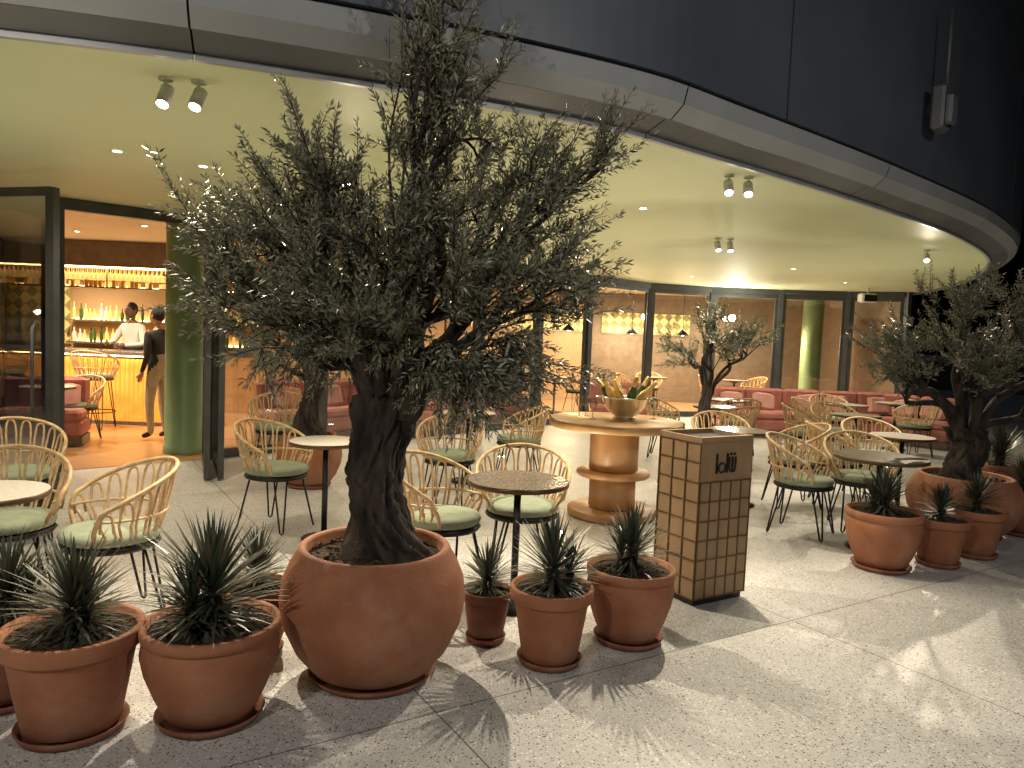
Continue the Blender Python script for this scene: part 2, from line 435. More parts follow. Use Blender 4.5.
def fill_uplight(x, y, W):  # added fill lamp at ground level, brightens the soffit from below
    e = empty('added_fill_uplight'); bb = MB()
    bb.lathe([(.05, .004), (.06, .012), (.07, .004)], (x, y, 0), 24); bb.lathe([(.0005, .006), (.05, .006)], (x, y, 0), 24, m=1)
    bb.build('bezel', ['silver', 'lampw'], parent=e)
    spot((x, y, .03), (x, y, 3), W, (1, .88, .66), 150, 1, .09, parent=e)
track_spot(-1.70, 3.75, (-1.9, 2.2, 0), 200, 2)
track_spot(-1.32, 5.65, (-.1, 3.4, .3), 420, 1)
track_spot(1.56, 5.36, (1.3, 3.4, 0), 300, 2)
track_spot(2.36, 8.55, (2.6, 7.5, 0), 120, 2)
track_spot(4.85, 8.86, (3.7, 6.2, 0), 320, 1)
downlight(-2.9, 5.4, 110); downlight(-2.45, 5.8, 0); downlight(1.13, 6.84, 100)
downlight(-.4, 8.6, 120); downlight(.9, 11.2, 120); downlight(4.3, 11.6, 150); downlight(6.0, 13.6, 130); downlight(3.2, 13.6, 110); downlight(-4.6, 4.6, 100)
fill_uplight(.42, 5.95, 70); fill_uplight(1.75, 8.3, 60); fill_uplight(5.25, 10.1, 75); fill_uplight(-.1, 9.6, 60); fill_uplight(-3.5, 3.6, 50); fill_uplight(3.4, 12.6, 60)
def fill_flood(x, y, z, tgt, W, col, ang=100):  # added fill lamp on a post behind the camera, raises overall brightness
    e = empty('added_fill_floodlight'); bb = MB(); p = Vector((x, y, z)); d = (Vector(tgt)-p).normalized()
    bb.tube([(x, y, 0), (x, y, z-.12)], .045, 12); bb.lathe([(.12, 0), (.12, .02), (.05, .03)], (x, y, 0), 16)
    bb.tube([p-d*.1, p-d*.08, p+d*.05], [.05, .09, .11], 20)
    bb.tube([p+d*.052, p+d*.054], [.095, .094], 20, m=1)
    bb.build('post_and_head', ['black', 'lampw'], parent=e)
    spot(p+d*.1, tgt, W, col, ang, .7, .05, e)
fill_flood(-3.0, -2.0, 4.0, (.4, 4.2, .6), 380, (1, .90, .76), 95)
fill_flood(4.4, -1.2, 4.6, (2.2, 3.2, 0), 300, (1, .96, .90), 110)

def pendant(x, y, z, W=25):
    bb = MB(); bb.tube([(0, 0, .13), (0, 0, CZ-z)], .006, 6, m=0)
    bb.lathe([(.02, .14), (.03, .13), (.15, .0), (.145, -.005), (.02, .12)], n=24, m=0)
    bb.sphere((0, 0, .03), .045, m=1)
    o = bb.build('pendant_lamp', ['black', 'lampw'], (x, y, z)); point((0, 0, -.06), W, parent=o)
IW = (1, .79, .53)
for x, y in ((-6.6, 9.2), (-8.6, 8.2), (-7.6, 12.4)): downlight(x, y, 300, z=CZ+.003, col=IW)
downlight(-6.2, 10.5, 320, z=CZ+.003, col=IW, ang=130)
downlight(-4.8, 9.6, 150, z=CZ+.003, col=IW); downlight(-3.0, 12.2, 330, z=CZ+.003, col=IW); downlight(-.6, 14.6, 380, z=CZ+.003, col=IW)
for x, y in ((4.0, 17.6), (6.1, 17.3), (1.2, 16.4), (2.9, 18.3)): pendant(x, y, 1.75, 150)
downlight(5.0, 18.4, 300, z=CZ+.003, col=IW); downlight(2.4, 18.2, 420, z=CZ+.003, col=IW)
b = MB(); b.box((0, .05, 0), (.08, .08, .12), m=0); b.sphere((0, -.06, 0), .07, m=1)  # added fill lamp at the glazing, brightens the ceiling around it
o = b.build('added_fill_lamp', ['black', 'lampw'], (4.62, 15.86, 2.15)); point((0, -.16, 0), 90, (1, .93, .8), .06, o)

# ------------------------------------------------------------------ bar
b = MB()
X0, X1, YB = -10.6, -5.0, 11.15
n = int((X1-X0)/.07)
for i in range(n):
    x = X0+.035+i*.07
    b.tube([(x, YB, .06), (x, YB, 1.0)], .034, 8, m=0, cap=False)
b.box(((X0+X1)/2, YB+.03, .53), (X1-X0-.01, .04, .94), m=0)
b.box(((X0+X1)/2, YB+.22, 1.085), (X1-X0+.12, .66, .06), m=1, bev=.01)
b.box(((X0+X1)/2, YB+.3, .5), (X1-X0-.02, .4, .98), m=2)
b.box(((X0+X1)/2, YB-.02, .03), (X1-X0, .05, .05), m=1)
b.box(((X0+X1)/2, YB-.07, 1.045), (X1-X0, .02, .015), m=3)
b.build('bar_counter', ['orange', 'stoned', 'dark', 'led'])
b = MB()
b.box((-7.4, 13.45, .5), (5.6, .35, .98), m=0)
for z in (1.15, 1.55):
    b.box((-6.4, 13.5, z), (3.4, .26, .03), m=5)
    b.box((-6.4, 13.6, z+.03), (3.4, .02, .02), m=2)
    for i in range(34):
        x = -8.0+i*.097+rnd.uniform(-.015, .015); h = rnd.uniform(.2, .32); r = rnd.uniform(.025, .036)
        b.lathe([(r, 0), (r, h*.6), (r*.35, h*.75), (r*.35, h), (.001, h)], (x, 13.48+rnd.uniform(-.04, .04), z+.016), 8, m=rnd.choice([1, 3, 3, 1, 4]))
b.build('back_bar_shelves', ['wood', 'amberglow', 'led', 'bottle', 'white', 'dark'])
b = MB()
b.box((-7.4, 11.85, 2.60), (5.7, .5, .39), m=0)
b.box((-7.4, 11.62, 2.39), (5.7, .03, .02), m=2)
b.box((-7.4, 11.8, 2.08), (5.7, .4, .02), m=3); b.box((-7.4, 11.98, 2.1), (5.7, .02, .02), m=2)
for i in range(76):
    x = -10.1+i*.072
    for yy in (11.66, 11.85):
        b.lathe([(.03, 2.38), (.005, 2.375), (.005, 2.32), (.028, 2.29), (.034, 2.25), (.030, 2.2)], (x, yy, 0), 8, m=1)
        if rnd.random() < .6:
            h = rnd.uniform(.07, .11); b.lathe([(.03, 2.092), (.034, 2.092+h)], (x+.03, yy+.05, -.0), 8, m=rnd.choice([1, 4]))
for x in (-10.2, -8.3, -6.4, -4.6):
    for yy in (11.64, 11.98): b.tube([(x, yy, 2.07), (x, yy, 2.4)], .01, 6, m=3)
b.build('hanging_glass_rack', ['dark', 'amberglow', 'led', 'brass', 'gold'])

# ------------------------------------------------------------------ furniture
def chair_mesh(stool=False):
    b = MB(); sh = .30 if stool else 0
    def P(phi, r, z):
        a = R(phi); return Vector((math.sin(a)*r, -math.cos(a)*r, z+sh))
    def H(p): return .83-.21*(abs(p)/115)**1.8
    def rr_(p): return .315-.02*(abs(p)/115)**2
    nl = 13
    for i in range(nl):
        p = -108+i*216/(nl-1); w = 6.2; h = H(p)-.012; r = rr_(p)
        pts = [P(p*.93-w*.8, .218, .43), P(p-w, .255, .55), P(p-w, r-.022, h-.10), P(p-w*.7, r-.005, h-.022), P(p, r, h-.004), P(p+w*.7, r-.005, h-.022), P(p+w, r-.022, h-.10), P(p+w, .255, .55), P(p*.93+w*.8, .218, .43)]
        b.tube(catmull(pts, 2), .0078, 5, m=0)
    rim = [P(-122, .235, .46), P(-121, .262, .52), P(-118, .285, H(118)-.05)]+[P(-112+i*8, rr_(-112+i*8)+.004, H(-112+i*8)) for i in range(29)]+[P(118, .285, H(118)-.05), P(121, .262, .52), P(122, .235, .46)]
    b.tube(catmull(rim, 2), .0125, 7, m=0)
    b.tube([P(-120+i*10, .272, .585) for i in range(25)], .008, 6, m=0)
    b.tube([P(i*12, .228, .455) for i in range(30)], .012, 6, m=0, closed=True)
    b.lathe([(.001, .405), (.235, .405), (.245, .42), (.235, .435)], (0, 0, sh), 32, m=1)
    b.lathe([(.2, .437), (.236, .445), (.246, .468), (.236, .49), (.19, .502), (.1, .507), (.001, .508)], (0, 0, sh), 32, m=2, wob=.004)
    for a in (40, 140, 220, 320):
        pts = [P(a-14, .20, .41), P(a-2.5, .285, .02-sh), P(a, .29, .008-sh), P(a+2.5, .285, .02-sh), P(a+14, .20, .41)]
        b.tube(pts, .0075, 6, m=1)
    if stool:
        b.tube([P(i*15, .262, .25-sh) for i in range(24)], .008, 6, m=1, closed=True)
    me = bpy.data.meshes.new('chair'); me.from_pydata(b.v, [], b.f)
    for m in ('cane', 'black', 'cush'): me.materials.append(M[m])
    me.polygons.foreach_set('material_index', b.m); me.polygons.foreach_set('use_smooth', b.sm); me.update(); return me
CH = chair_mesh(); ST = chair_mesh(True)
def chair(x, y, tx, ty, jit=0):
    a = math.atan2(ty-y, tx-x)-math.pi/2+R(jit)
    put('rattan_chair', CH, (x, y, .005), a)
def table(x, y, r=.3, h=.75, top='stone', edgem='brass'):
    b = MB()
    b.lathe([(.001, h-.028), (r-.004, h-.028)], n=48, m=1, smooth=False)
    b.lathe([(r-.004, h-.028), (r, h-.024), (r, h-.004), (r-.004, h)], n=48, m=1)
    b.lathe([(r-.004, h), (.001, h)], n=48, m=0, smooth=False)
    b.lathe([(.09, h-.06), (.09, h-.03)], n=20, m=2)
    b.tube([(0, 0, .02), (0, 0, h-.03)], .022, 12, m=2)
    b.lathe([(r*.62, 0.002), (r*.62, .012), (.06, .025), (.022, .05)], n=32, m=2)
    b.build('round_bistro_table', [top, edgem, 'black'], (x, y, .004))
table(.06, 4.3, .30, .75, 'stoned'); table(-1.375, 5.5, .27); table(-2.49, 3.48, .27); table(2.96, 5.85, .35, .75, 'stoned')
table(2.28, 7.3, .29, .75, 'stoned'); table(3.92, 7.35, .3); table(-.45, 7.9, .3); table(2.75, 9.9, .3); table(4.45, 9.5, .3); table(5.1, 11.2, .3)
table(3.3, 11.2, .3); table(6.2, 11.9, .3); table(-5.6, 8.9, .3); table(3.3, 17.2, .3); table(5.2, 17.3, .3); table(.9, 15.6, .3)
for c in [(-2.09, 3.85, -2.49, 3.48), (-2.74, 3.98, -2.49, 3.48), (-3.5, 5.2, -3.0, 4.6), (-1.83, 5.78, -1.375, 5.5, 8),
          (-.55, 6.75, -.5, 5.9, -15), (.1, 4.84, .06, 4.3, 5), (-.40, 4.46, .06, 4.3, -10), (2.52, 6.25, 2.96, 5.85, 5), (3.12, 6.5, 2.96, 5.85, 6),
          (2.28, 7.95, 2.28, 7.3), (2.85, 7.35, 2.28, 7.3), (3.92, 7.95, 3.92, 7.35), (3.35, 7.5, 3.92, 7.35), (2.15, 10.1, 2.75, 9.9), (2.8, 9.35, 2.75, 9.9, 20),
          (3.9, 9.7, 4.45, 9.5), (4.45, 10.1, 4.45, 9.5), (5.1, 11.8, 5.1, 11.2), (4.55, 11.1, 5.1, 11.2), (3.3, 10.7, 3.3, 11.2), (6.2, 11.3, 6.2, 11.9),
          (.1, 8.0, -.45, 7.9), (-2.6, 8.2, -2.5, 7.4), (-5.6, 9.5, -5.6, 8.9), (3.3, 17.8, 3.3, 17.2), (2.7, 17.1, 3.3, 17.2), (4.7, 17.4, 5.2, 17.3), (5.7, 17.5, 5.2, 17.3), (.4, 15.9, .9, 15.6), (1.4, 15.9, .9, 15.6)]:
    chair(*c)
for x, y, a in ((-6.0, 10.62, 4), (-7.3, 10.6, -8), (-8.3, 10.62, 5)):
    put('bar_stool', ST, (x, y, .005), R(a))
def banquette(x, y, L, rz, n):
    b = MB()
    b.box((0, 0, .06), (L, .5, .11), m=2)
    b.box((0, 0, .22), (L, .58, .2), m=0, bev=.03)
    k = max(1, round(L/.7)); w = L/k
    for i in range(k):
        cx = -L/2+w*(i+.5)
        b.box((cx, -.02, .385), (w-.01, .56, .13), m=0, bev=.035)
        b.box((cx, .25, .62), (w-.01, .13, .42), m=0, bev=.04)
    for i in range(n):
        cx = -L/2+.35+i*(L-.7)/max(1, n-1)+rnd.uniform(-.08, .08)
        T = Matrix.Rotation(R(-18), 4, 'X') @ Matrix.Rotation(R(rnd.uniform(-12, 12)), 4, 'Y')
        b.box((cx, .11, .60), (.40, .12, .34), 0, 1, T, bev=.05)
    b.build('banquette_sofa', ['pink', 'pink2', 'dark'], (x, y, .005), rz)
banquette(-6.5, 8.9, 2.4, R(20), 3); banquette(-8.4, 10.6, 1.5, 0, 2)
banquette(-2.55, 10.75, 2.3, R(48.7), 3); banquette(-.6, 12.95, 2.6, R(48.7), 3)
banquette(5.2, 13.0, 3.4, R(2), 5); banquette(1.9, 12.9, 1.0, R(2), 1); banquette(6.9, 12.6, 1.2, R(-45), 2)

b = MB()
def drum(z0, z1, r, m=0, bv=.012):
    b.lathe([(.001, z0), (r-bv, z0), (r, z0+bv), (r, z1-bv), (r-bv, z1), (.001, z1)], n=64, m=m)
drum(0, .07, .40); drum(.071, .36, .21); drum(.361, .41, .33); drum(.411, .80, .22); drum(.801, .875, .60)
b.build('tiered_wood_table', ['wood'], (.95, 6.66, .004))
# steel wine cooler with tilted bottles standing well out of it
b = MB()
b.lathe([(.001, 0), (.10, 0), (.105, .012), (.085, .03), (.13, .06), (.185, .12), (.21, .19), (.222, .20), (.215, .208), (.2, .195), (.17, .12), (.001, .08)], n=40, m=0)
for s_ in (-1, 1): b.tube(catmull([(s_*.19, 0, .13), (s_*.25, 0, .165), (s_*.255, 0, .20), (s_*.21, 0, .19)], 4), .009, 8, m=0)
for i in range(8):
    a = i*.785+.3; k_ = .75 if i % 2 else .45
    d = Vector((math.cos(a)*k_, math.sin(a)*k_*.8, .85)).normalized(); p = Vector((math.cos(a)*.085, math.sin(a)*.085, .13))
    gm = 1 if i % 3 else 2
    b.tube([p, p+d*.14, p+d*.20, p+d*.23], [.04, .04, .019, .016], 12, m=gm); b.tube([p+d*.19, p+d*.20, p+d*.29, p+d*.295], [.021, .02, .018, .012], 12, m=1)
b.build('champagne_bowl', ['silver', 'gold', 'bottle'], (1.02, 6.62, .882))
b = MB()
def wglass(x, y, s=1): b.lathe([(.001, 0), (.032*s, .002), (.004, .008), (.004, .08*s), (.03*s, .11*s), (.036*s, .15*s), (.028*s, .19*s)], (x, y, 0), 16)
for x, y in ((-.22, -.1), (-.33, .02), (-.26, .16), (.36, .1)): wglass(x, y)
b.build('wine_glasses', ['glass'], (.95, 6.66, .882))

# host stand
b = MB(); W_, D_, H_ = .44, .36, 1.0
b.box((W_/2, D_/2, .02), (W_-.03, D_-.03, .04), m=2)
b.box((W_/2, D_/2, .04+(H_-.04)/2), (W_, D_, H_-.04), m=0)
t = .007
zt = .76
for i in range(6):
    x = i*W_/5; x = min(max(x, t/2), W_-t/2); b.box((x, -.003, .04+(zt-.04)/2), (t, .006, zt-.04), m=1)
zz = [.043+i*(zt-.046)/6 for i in range(7)]
for z in zz: b.box((W_/2, -.0045, z), (W_, .005, t), m=1)
for i in range(4):
    y = i*D_/3; y = min(max(y, t/2), D_-t/2); b.box((-.003, y, .04+(H_-.045)/2), (.006, t, H_-.05), m=1); b.box((W_+.003, y, .04+(H_-.045)/2), (.006, t, H_-.05), m=1)
for z in zz+[zt+.12, H_-.006]:
    b.box((-.0045, D_/2, z), (.005, D_, t), m=1); b.box((W_+.0045, D_/2, z), (.005, D_, t), m=1)
b.box((W_/2, .011, H_+.014), (W_+.004, .022, .036), m=0); b.box((W_/2, D_-.011, H_+.014), (W_+.004, .022, .036), m=0)
for xx in (.007, W_-.007): b.box((xx, D_/2, H_+.013), (.018, D_-.046, .033), m=0)
b.box((W_/2, D_/2, H_+.003), (W_-.034, D_-.05, .006), m=2)
lx = .13; lz = .82
b.box((lx, -.005, lz+.05), (.011, .008, .12), m=2)
b.tube([(lx+.044+.029*math.cos(a*math.pi/10), -.006, lz+.022+.029*math.sin(a*math.pi/10)) for a in range(20)], .006, 6, m=2, closed=True)
b.box((lx+.088, -.005, lz+.05), (.011, .008, .12), m=2)
b.tube([(lx+.108, -.006, lz+.085), (lx+.108, -.006, lz+.015), (lx+.116, -.006, lz-.003), (lx+.134, -.006, lz-.008), (lx+.152, -.006, lz-.003), (lx+.160, -.006, lz+.015), (lx+.160, -.006, lz+.085)], .006, 6, m=2)
b.box((lx+.134, -.005, lz+.042), (.011, .008, .09), m=2)
for dx in (.119, .15): b.box((lx+dx, -.005, lz+.104), (.013, .008, .013), m=2)
b.build('host_stand', ['woodl', 'brass', 'black'], (1.145, 4.37, .004), R(31.2))

# ------------------------------------------------------------------ pots and plants
def pot(x, y, r, h, kind='taper', m='terra', saucer=True):
    b = MB(); z0 = .026 if saucer else 0
    if kind == 'bowl':
        pf = [(.001, 0), (.56, 0), (.66, .05), (.83, .2), (.955, .4), (1.0, .58), (.975, .74), (.90, .87), (.83, .95), (.815, .985), (.79, 1.0), (.745, .995), (.73, .97), (.735, .90), (.001, .92)]
    elif kind == 'round':
        pf = [(.001, 0), (.60, 0), (.64, .01), (.80, .25), (.93, .5), (.985, .7), (.955, .84), (.93, .86), (.98, .875), (1.0, .93), (.99, .99), (.96, 1.0), (.90, .99), (.88, .93), (.001, .93)]
    else:
        pf = [(.001, 0), (.64, 0), (.67, .01), (.78, .4), (.885, .8), (.89, .815), (.975, .825), (.985, .84), (1.0, .985), (.985, 1.0), (.90, .995), (.88, .93), (.001, .93)]
    pr = [(a*r, z0+c*(h-z0)) for a, c in pf]; seg = [0]*(len(pr)-2)+[1]
    b.lathe(pr, n=56, seg=seg, wob=.004, seed=x*3)
    if saucer:
        q = r*(.64 if kind != 'bowl' else .56)
        b.lathe([(.001, 0), (q*1.12, 0), (q*1.22, .03), (q*1.19, .034), (q*1.1, .012), (.001, .012)], n=48, m=2)
    sr = r*(.70 if kind == 'bowl' else .84); sz = z0+.925*(h-z0)
    for i in range(int(900*sr*sr)+40):
        a = rnd.uniform(0, 6.283); q = sr*math.sqrt(rnd.random()); s_ = rnd.uniform(.008, .02)
        T = Matrix.Rotation(rnd.uniform(0, 3), 4, 'X') @ Matrix.Rotation(rnd.uniform(0, 3), 4, 'Y')
        b.box((q*math.cos(a), q*math.sin(a), sz), (s_*1.6, s_, s_*.5), a, 1, T)
    b.build('terracotta_pot', [m, 'soil', 'terra2'], (x, y, .004))
def yucca(x, y, z, s=1.0, seed=0, n=150):
    rr = random.Random(seed); b = MB()
    heads = [(0, 0, 1.0, n)]
    if s > .9: heads = [(0, 0, 1.0, int(n*.8)), (rr.uniform(-.1, .1), rr.uniform(-.08, .08), .72, int(n*.4))]
    for hx, hy, hs, hn in heads:
        S_ = s*hs
        b.tube([(hx*.6, hy*.6, -.06), (hx, hy, .10*S_)], [.03*S_, .035*S_], 8, m=1)
        for i in range(hn):
            f = i/hn; az = i*2.39996+rr.uniform(-.2, .2)
            el = R(84-98*f**.85+rr.uniform(-10, 10)); L = S_*(.18+.10*math.sin(math.pi*min(1, f*.75+.2)))*rr.uniform(.75, 1.15)
            w = .0066*S_*rr.uniform(.8, 1.2); base = Vector((hx, hy, (.14-.10*f)*S_)); droop = rr.uniform(.02, .3)*(.3+f)
            pts = []; p = base.copy(); e = el; K = 3
            for k in range(K+1):
                pts.append(p.copy()); d = Vector((math.cos(az)*math.cos(e), math.sin(az)*math.cos(e), math.sin(e))); p = p+d*(L/K); e -= droop/K*1.6
            side = Vector((-math.sin(az), math.cos(az), 0)); vs = []; ws = [.8, 1.15, .9, .05]
            for k, q in enumerate(pts):
                vs += [q-side*w*ws[k], q+side*w*ws[k]]
            b.add(vs, [(2*k, 2*k+1, 2*k+3, 2*k+2) for k in range(K)], 0, False)
    b.build('yucca_plant', ['aleaf', 'bark'], (x, y, z))
for i, (x, y, r, h, kind, m, s) in enumerate([(-.085, 3.78, .135, .27, 'taper', 'terra2', .72), (.238, 3.56, .205, .38, 'taper', 'terra', .98), (.673, 3.86, .235, .40, 'round', 'terra', .95),
        (-1.175, 2.92, .27, .40, 'round', 'terra', 1.22), (-1.66, 2.79, .255, .405, 'taper', 'terra', 1.0), (-2.05, 2.99, .22, .36, 'round', 'terra2', .95), (-1.2, 3.52, .17, .34, 'round', 'terra', .8),
        (2.77, 5.36, .265, .43, 'round', 'terra', .95), (3.27, 5.50, .20, .36, 'taper', 'terra', .8), (3.72, 5.80, .22, .375, 'taper', 'terra', .85), (4.62, 6.55, .22, .4, 'round', 'terra', 1.0), (4.75, 7.1, .24, .55, 'round', 'terra2', 1.1), (5.1, 6.7, .22, .45, 'round', 'terra', 1.0)]):
    pot(x, y, r, h, kind, m); yucca(x, y, h*.95, s, i+1, int(240*min(1.2, s)))
pot(-.60, 3.36, .425, .61, 'bowl'); pot(4.0, 6.42, .46, .54, 'bowl'); pot(2.32, 8.75, .34, .5, 'bowl'); pot(-2.0, 7.35, .32, .53, 'bowl')

# ------------------------------------------------------------------ olive trees
def olive(name, loc, z0, fork, r0, r1, clusters, seed, dens=1.0, leafL=.052, cut=None, lean=(0, 0), nsub=10, nsh=9, gro=1.0, wf=.15):
    rr = random.Random(seed); b = MB(); nr = np.random.RandomState(seed)
    K, n = 80, 84; vs = []; cen = []
    ph = [rr.uniform(0, 6) for _ in range(8)]
    for i in range(K):
        t = i/(K-1); z = z0+(fork-z0)*t
        cx = lean[0]*t+.05*math.sin(t*6+ph[0])*r0/.2; cy = lean[1]*t+.03*math.sin(t*4+ph[1])*r0/.2
        rad = r0*(1-t)**1.3+r1*(1-(1-t)**1.3)+r0*.30*math.exp(-t*10)-r1*.14*math.sin(math.pi*t)+.3*r1*max(0, t-.7)
        cen.append(Vector((cx, cy, z)))
        for k in range(n):
            a = 2*math.pi*k/n; tw = a+1.6*t+.25*math.sin(5*t+ph[6])
            q = .20*math.sin(2*tw+2.2*t+ph[2])+.15*math.sin(3*tw-3*t+ph[3])
            q += -.34*(1-abs(math.sin(2.5*tw+ph[4]+1.2*math.sin(4*t+ph[5]))))**2.2+.07
            q += -.22*(1-abs(math.sin(4.5*tw+ph[6]+1.5*math.sin(6*t))))**2.5+.04
            q += -.10*(1-abs(math.sin(9.5*tw+ph[7]+2*math.sin(7*t+ph[1]))))**2
            q += .06*math.sin(13*t+2*a+ph[0])*math.sin(3*a+ph[1])+.035*math.sin(31*t+5*a)+.03*math.sin(23*a+9*math.sin(6*t))
            q = 1+gro*q+rr.uniform(-.02, .02)
            vs.append(Vector((cx+rad*q*math.cos(a), cy+rad*q*math.sin(a), z)))
    fs = [(i*n+k, i*n+(k+1) % n, (i+1)*n+(k+1) % n, (i+1)*n+k) for i in range(K-1) for k in range(n)]
    fs.append(tuple((K-1)*n+k for k in range(n)))
    b.add(vs, fs, 0, True)
    top = cen[-1]
    for _ in range(9):
        i = rr.randrange(6, K-3); a = rr.uniform(0, 6.28); c = cen[i]; rad = r1*.95
        b.sphere((c.x+rad*.8*math.cos(a), c.y+rad*.8*math.sin(a), c.z), r1*rr.uniform(.2, .34), (1, 1, rr.uniform(1, 1.9)), 0, 12, 8)
    S = []
    for (cx, cy, cz, rx, ry, rz, w) in clusters:
        C = Vector((cx, cy, cz)); out = (C-top); start = top+Vector((out.x, out.y, 0)).normalized()*r1*.38-Vector((0, 0, .10))
        j1 = lambda s_: Vector((rr.uniform(-s_, s_), rr.uniform(-s_, s_), rr.uniform(-s_*.6, s_)))
        g = min(1, out.length)
        path = catmull([start, start.lerp(C, .18)+j1(.06*g)+Vector((0, 0, .05*g)), start.lerp(C, .4)+j1(.12*g)+Vector((0, 0, .05)), start.lerp(C, .62)+j1(.13*g), start.lerp(C, .82)+j1(.09*g), C], 4)
        L = len(path); rb = r1*.40*(.45+.5*min(1.3, w))
        b.tube(path, [rb*(1-i/L)**1.1+.005 for i in range(L)], 12, m=0, groove=.11)
        for j in range(int(nsub*w*dens)):
            ft = rr.uniform(.3, 1); P0 = path[min(L-1, int(ft*L))]
            u = Vector((rr.gauss(0, 1), rr.gauss(0, 1), rr.gauss(0, 1))).normalized()*rr.random()**.4
            T = C+Vector((u.x*rx, u.y*ry, u.z*rz))
            bow = Vector((rr.uniform(-.06, .06), rr.uniform(-.06, .06), .05))
            sp = catmull([P0, P0.lerp(T, .5)+bow, T], 4); m_ = len(sp)
            b.tube(sp, [.007*(1-i/m_)+.0025 for i in range(m_)], 4, m=0, cap=False)
            od = (T-Vector((top.x, top.y, fork+.25))); od.normalize()
            for q in range(nsh):
                f = rr.uniform(.25, 1) if q else 1.0; p = sp[min(m_-1, int(f*m_))]
                d = (od*rr.uniform(.3, 1)+Vector((0, 0, rr.uniform(.0, .9) if cz > fork+.25 else rr.uniform(-.8, .3)))+Vector((rr.gauss(0, .42), rr.gauss(0, .42), rr.gauss(0, .25)))).normalized()
                S.append((p, d, rr.uniform(.12, .30)))
    LV = []
    for (p, d, l) in S:
        K = 4; pts = [p]; dd = d.copy(); bend = Vector((rr.gauss(0, .16), rr.gauss(0, .16), rr.uniform(-.2, .16)))
        for k in range(K): dd = (dd+bend*.5).normalized(); pts.append(pts[-1]+dd*(l/K))
        if cut and cut(pts[-1]+Vector(loc)): continue
        b.tube(pts, [.0025, .0023, .002, .0016, .001], 3, m=0, cap=False)
        nn = int(l/.0165); side = dd.orthogonal().normalized()
        for k in range(nn):
            t = (k+.6)/nn*K; i = min(K-1, int(t)); q = pts[i].lerp(pts[i+1], t-i); dr = (pts[i+1]-pts[i]).normalized()
            ang = (k % 2)*1.5708+rr.uniform(-.5, .5); s1 = Quaternion(dr, ang) @ side
            for sg in (-1, 1):
                if rr.random() < .12: continue
                ld = (dr*rr.uniform(.5, 1.0)+s1*sg*rr.uniform(.6, 1)+Vector((rr.gauss(0, .15),)*3)).normalized()
                LV.append((*q, *ld, *dr, leafL*rr.uniform(.65, 1.15)*(1-.35*k/nn)))
            if k == nn-1: LV.append((*q, *dr, *s1, leafL*.7))
    A = np.array(LV)
    q, ld, dr, L = A[:, :3], A[:, 3:6], A[:, 6:9], A[:, 9:]
    s = np.cross(ld, dr); s += nr.normal(0, .3, s.shape); s -= ld*np.sum(s*ld, axis=1, keepdims=True); s /= np.linalg.norm(s, axis=1, keepdims=True)+1e-9
    nrm = np.cross(ld, s); w = L*wf
    p1 = q+ld*L*.45+s*w*.8+nrm*w*.4; p3 = q+ld*L; p3[:, 2] -= L[:, 0]*.08; p4 = q+ld*L*.45-s*w*.8+nrm*w*.4
    V = np.stack([q, p1, p3, p4], axis=1).reshape(-1, 3)
    o = len(b.v); b.v.extend(map(tuple, V.tolist())); nl = len(q)
    b.f.extend([tuple(range(o+4*i, o+4*i+4)) for i in range(nl)]); b.m.extend([1]*nl); b.sm.extend([False]*nl)
    b.build(name, ['bark', 'oleaf'], loc); print(name, 'leaves', nl)

def cut_main(p):
    ey = 3.62+(p.x+.917)*.40
    if p.z > CZ-.12 and p.y > ey-.34: return True
    return False
olive('olive_tree', (-.57, 3.36, 0), .52, 1.30, .165, .12, [
    (.05, .0, 2.02, .54, .50, .42, 1.5), (.23, -.05, 2.48, .34, .28, .32, 1.1), (.22, -.2, 2.90, .09, .09, .16, .4), (.2, -.2, 2.68, .16, .12, .16, .6), (-.28, 0, 2.26, .38, .38, .30, 1.1),
    (-.62, .05, 2.02, .32, .34, .24, .85), (-.90, .0, 2.04, .18, .18, .12, .22), (.74, .0, 2.24, .28, .32, .26, .85), (.94, -.05, 2.36, .12, .16, .12, .25),
    (.74, .05, 1.84, .28, .34, .22, .85), (.62, -.05, 1.50, .26, .26, .22, .8), (-.42, .05, 1.66, .36, .34, .22, .85), (-.05, .3, 1.75, .4, .3, .3, .5), (.45, .25, 2.1, .35, .3, .3, .7),
    (-.25, -.25, 1.9, .35, .25, .35, .8), (.4, -.3, 1.85, .3, .2, .3, .8), (-.68, .1, 1.72, .25, .3, .2, .5), (.0, -.3, 1.62, .3, .15, .18, .7), (.36, -.2, 1.40, .22, .2, .18, .6), (-.38, -.15, 1.5, .22, .2, .14, .4)], 3, 1.0, .054, cut_main, nsub=12, nsh=11, gro=1.15, wf=.17)
olive('olive_tree', (4.0, 6.42, 0), .48, .95, .17, .13, [
    (-.1, 0, 1.7, .5, .5, .32, 1.2), (-.62, 0, 1.6, .36, .4, .26, 1.0), (.4, 0, 1.75, .4, .4, .3, 1.1), (-.2, 0, 2.02, .45, .4, .24, 1.0), (.8, 0, 1.6, .4, .4, .3, .9), (.35, -.1, 2.1, .35, .35, .2, .7), (-.75, -.1, 1.4, .2, .3, .15, .5), (.9, -.1, 1.25, .3, .3, .2, .5), (0, -.3, 1.5, .4, .2, .2, .8)], 5, 1.0, .058, None, nsub=10, nsh=9, wf=.18, gro=.9)
olive('olive_tree', (2.32, 8.75, 0), .45, 1.1, .09, .07, [
    (0, 0, 1.6, .4, .4, .25, 1.0), (-.35, 0, 1.5, .25, .3, .2, .7), (.38, 0, 1.55, .28, .3, .22, .8), (0, 0, 1.85, .3, .3, .2, .7), (.5, 0, 1.75, .2, .2, .15, .4)], 8, 1.0, .065, None, nsub=8, nsh=8, wf=.2, gro=.8)
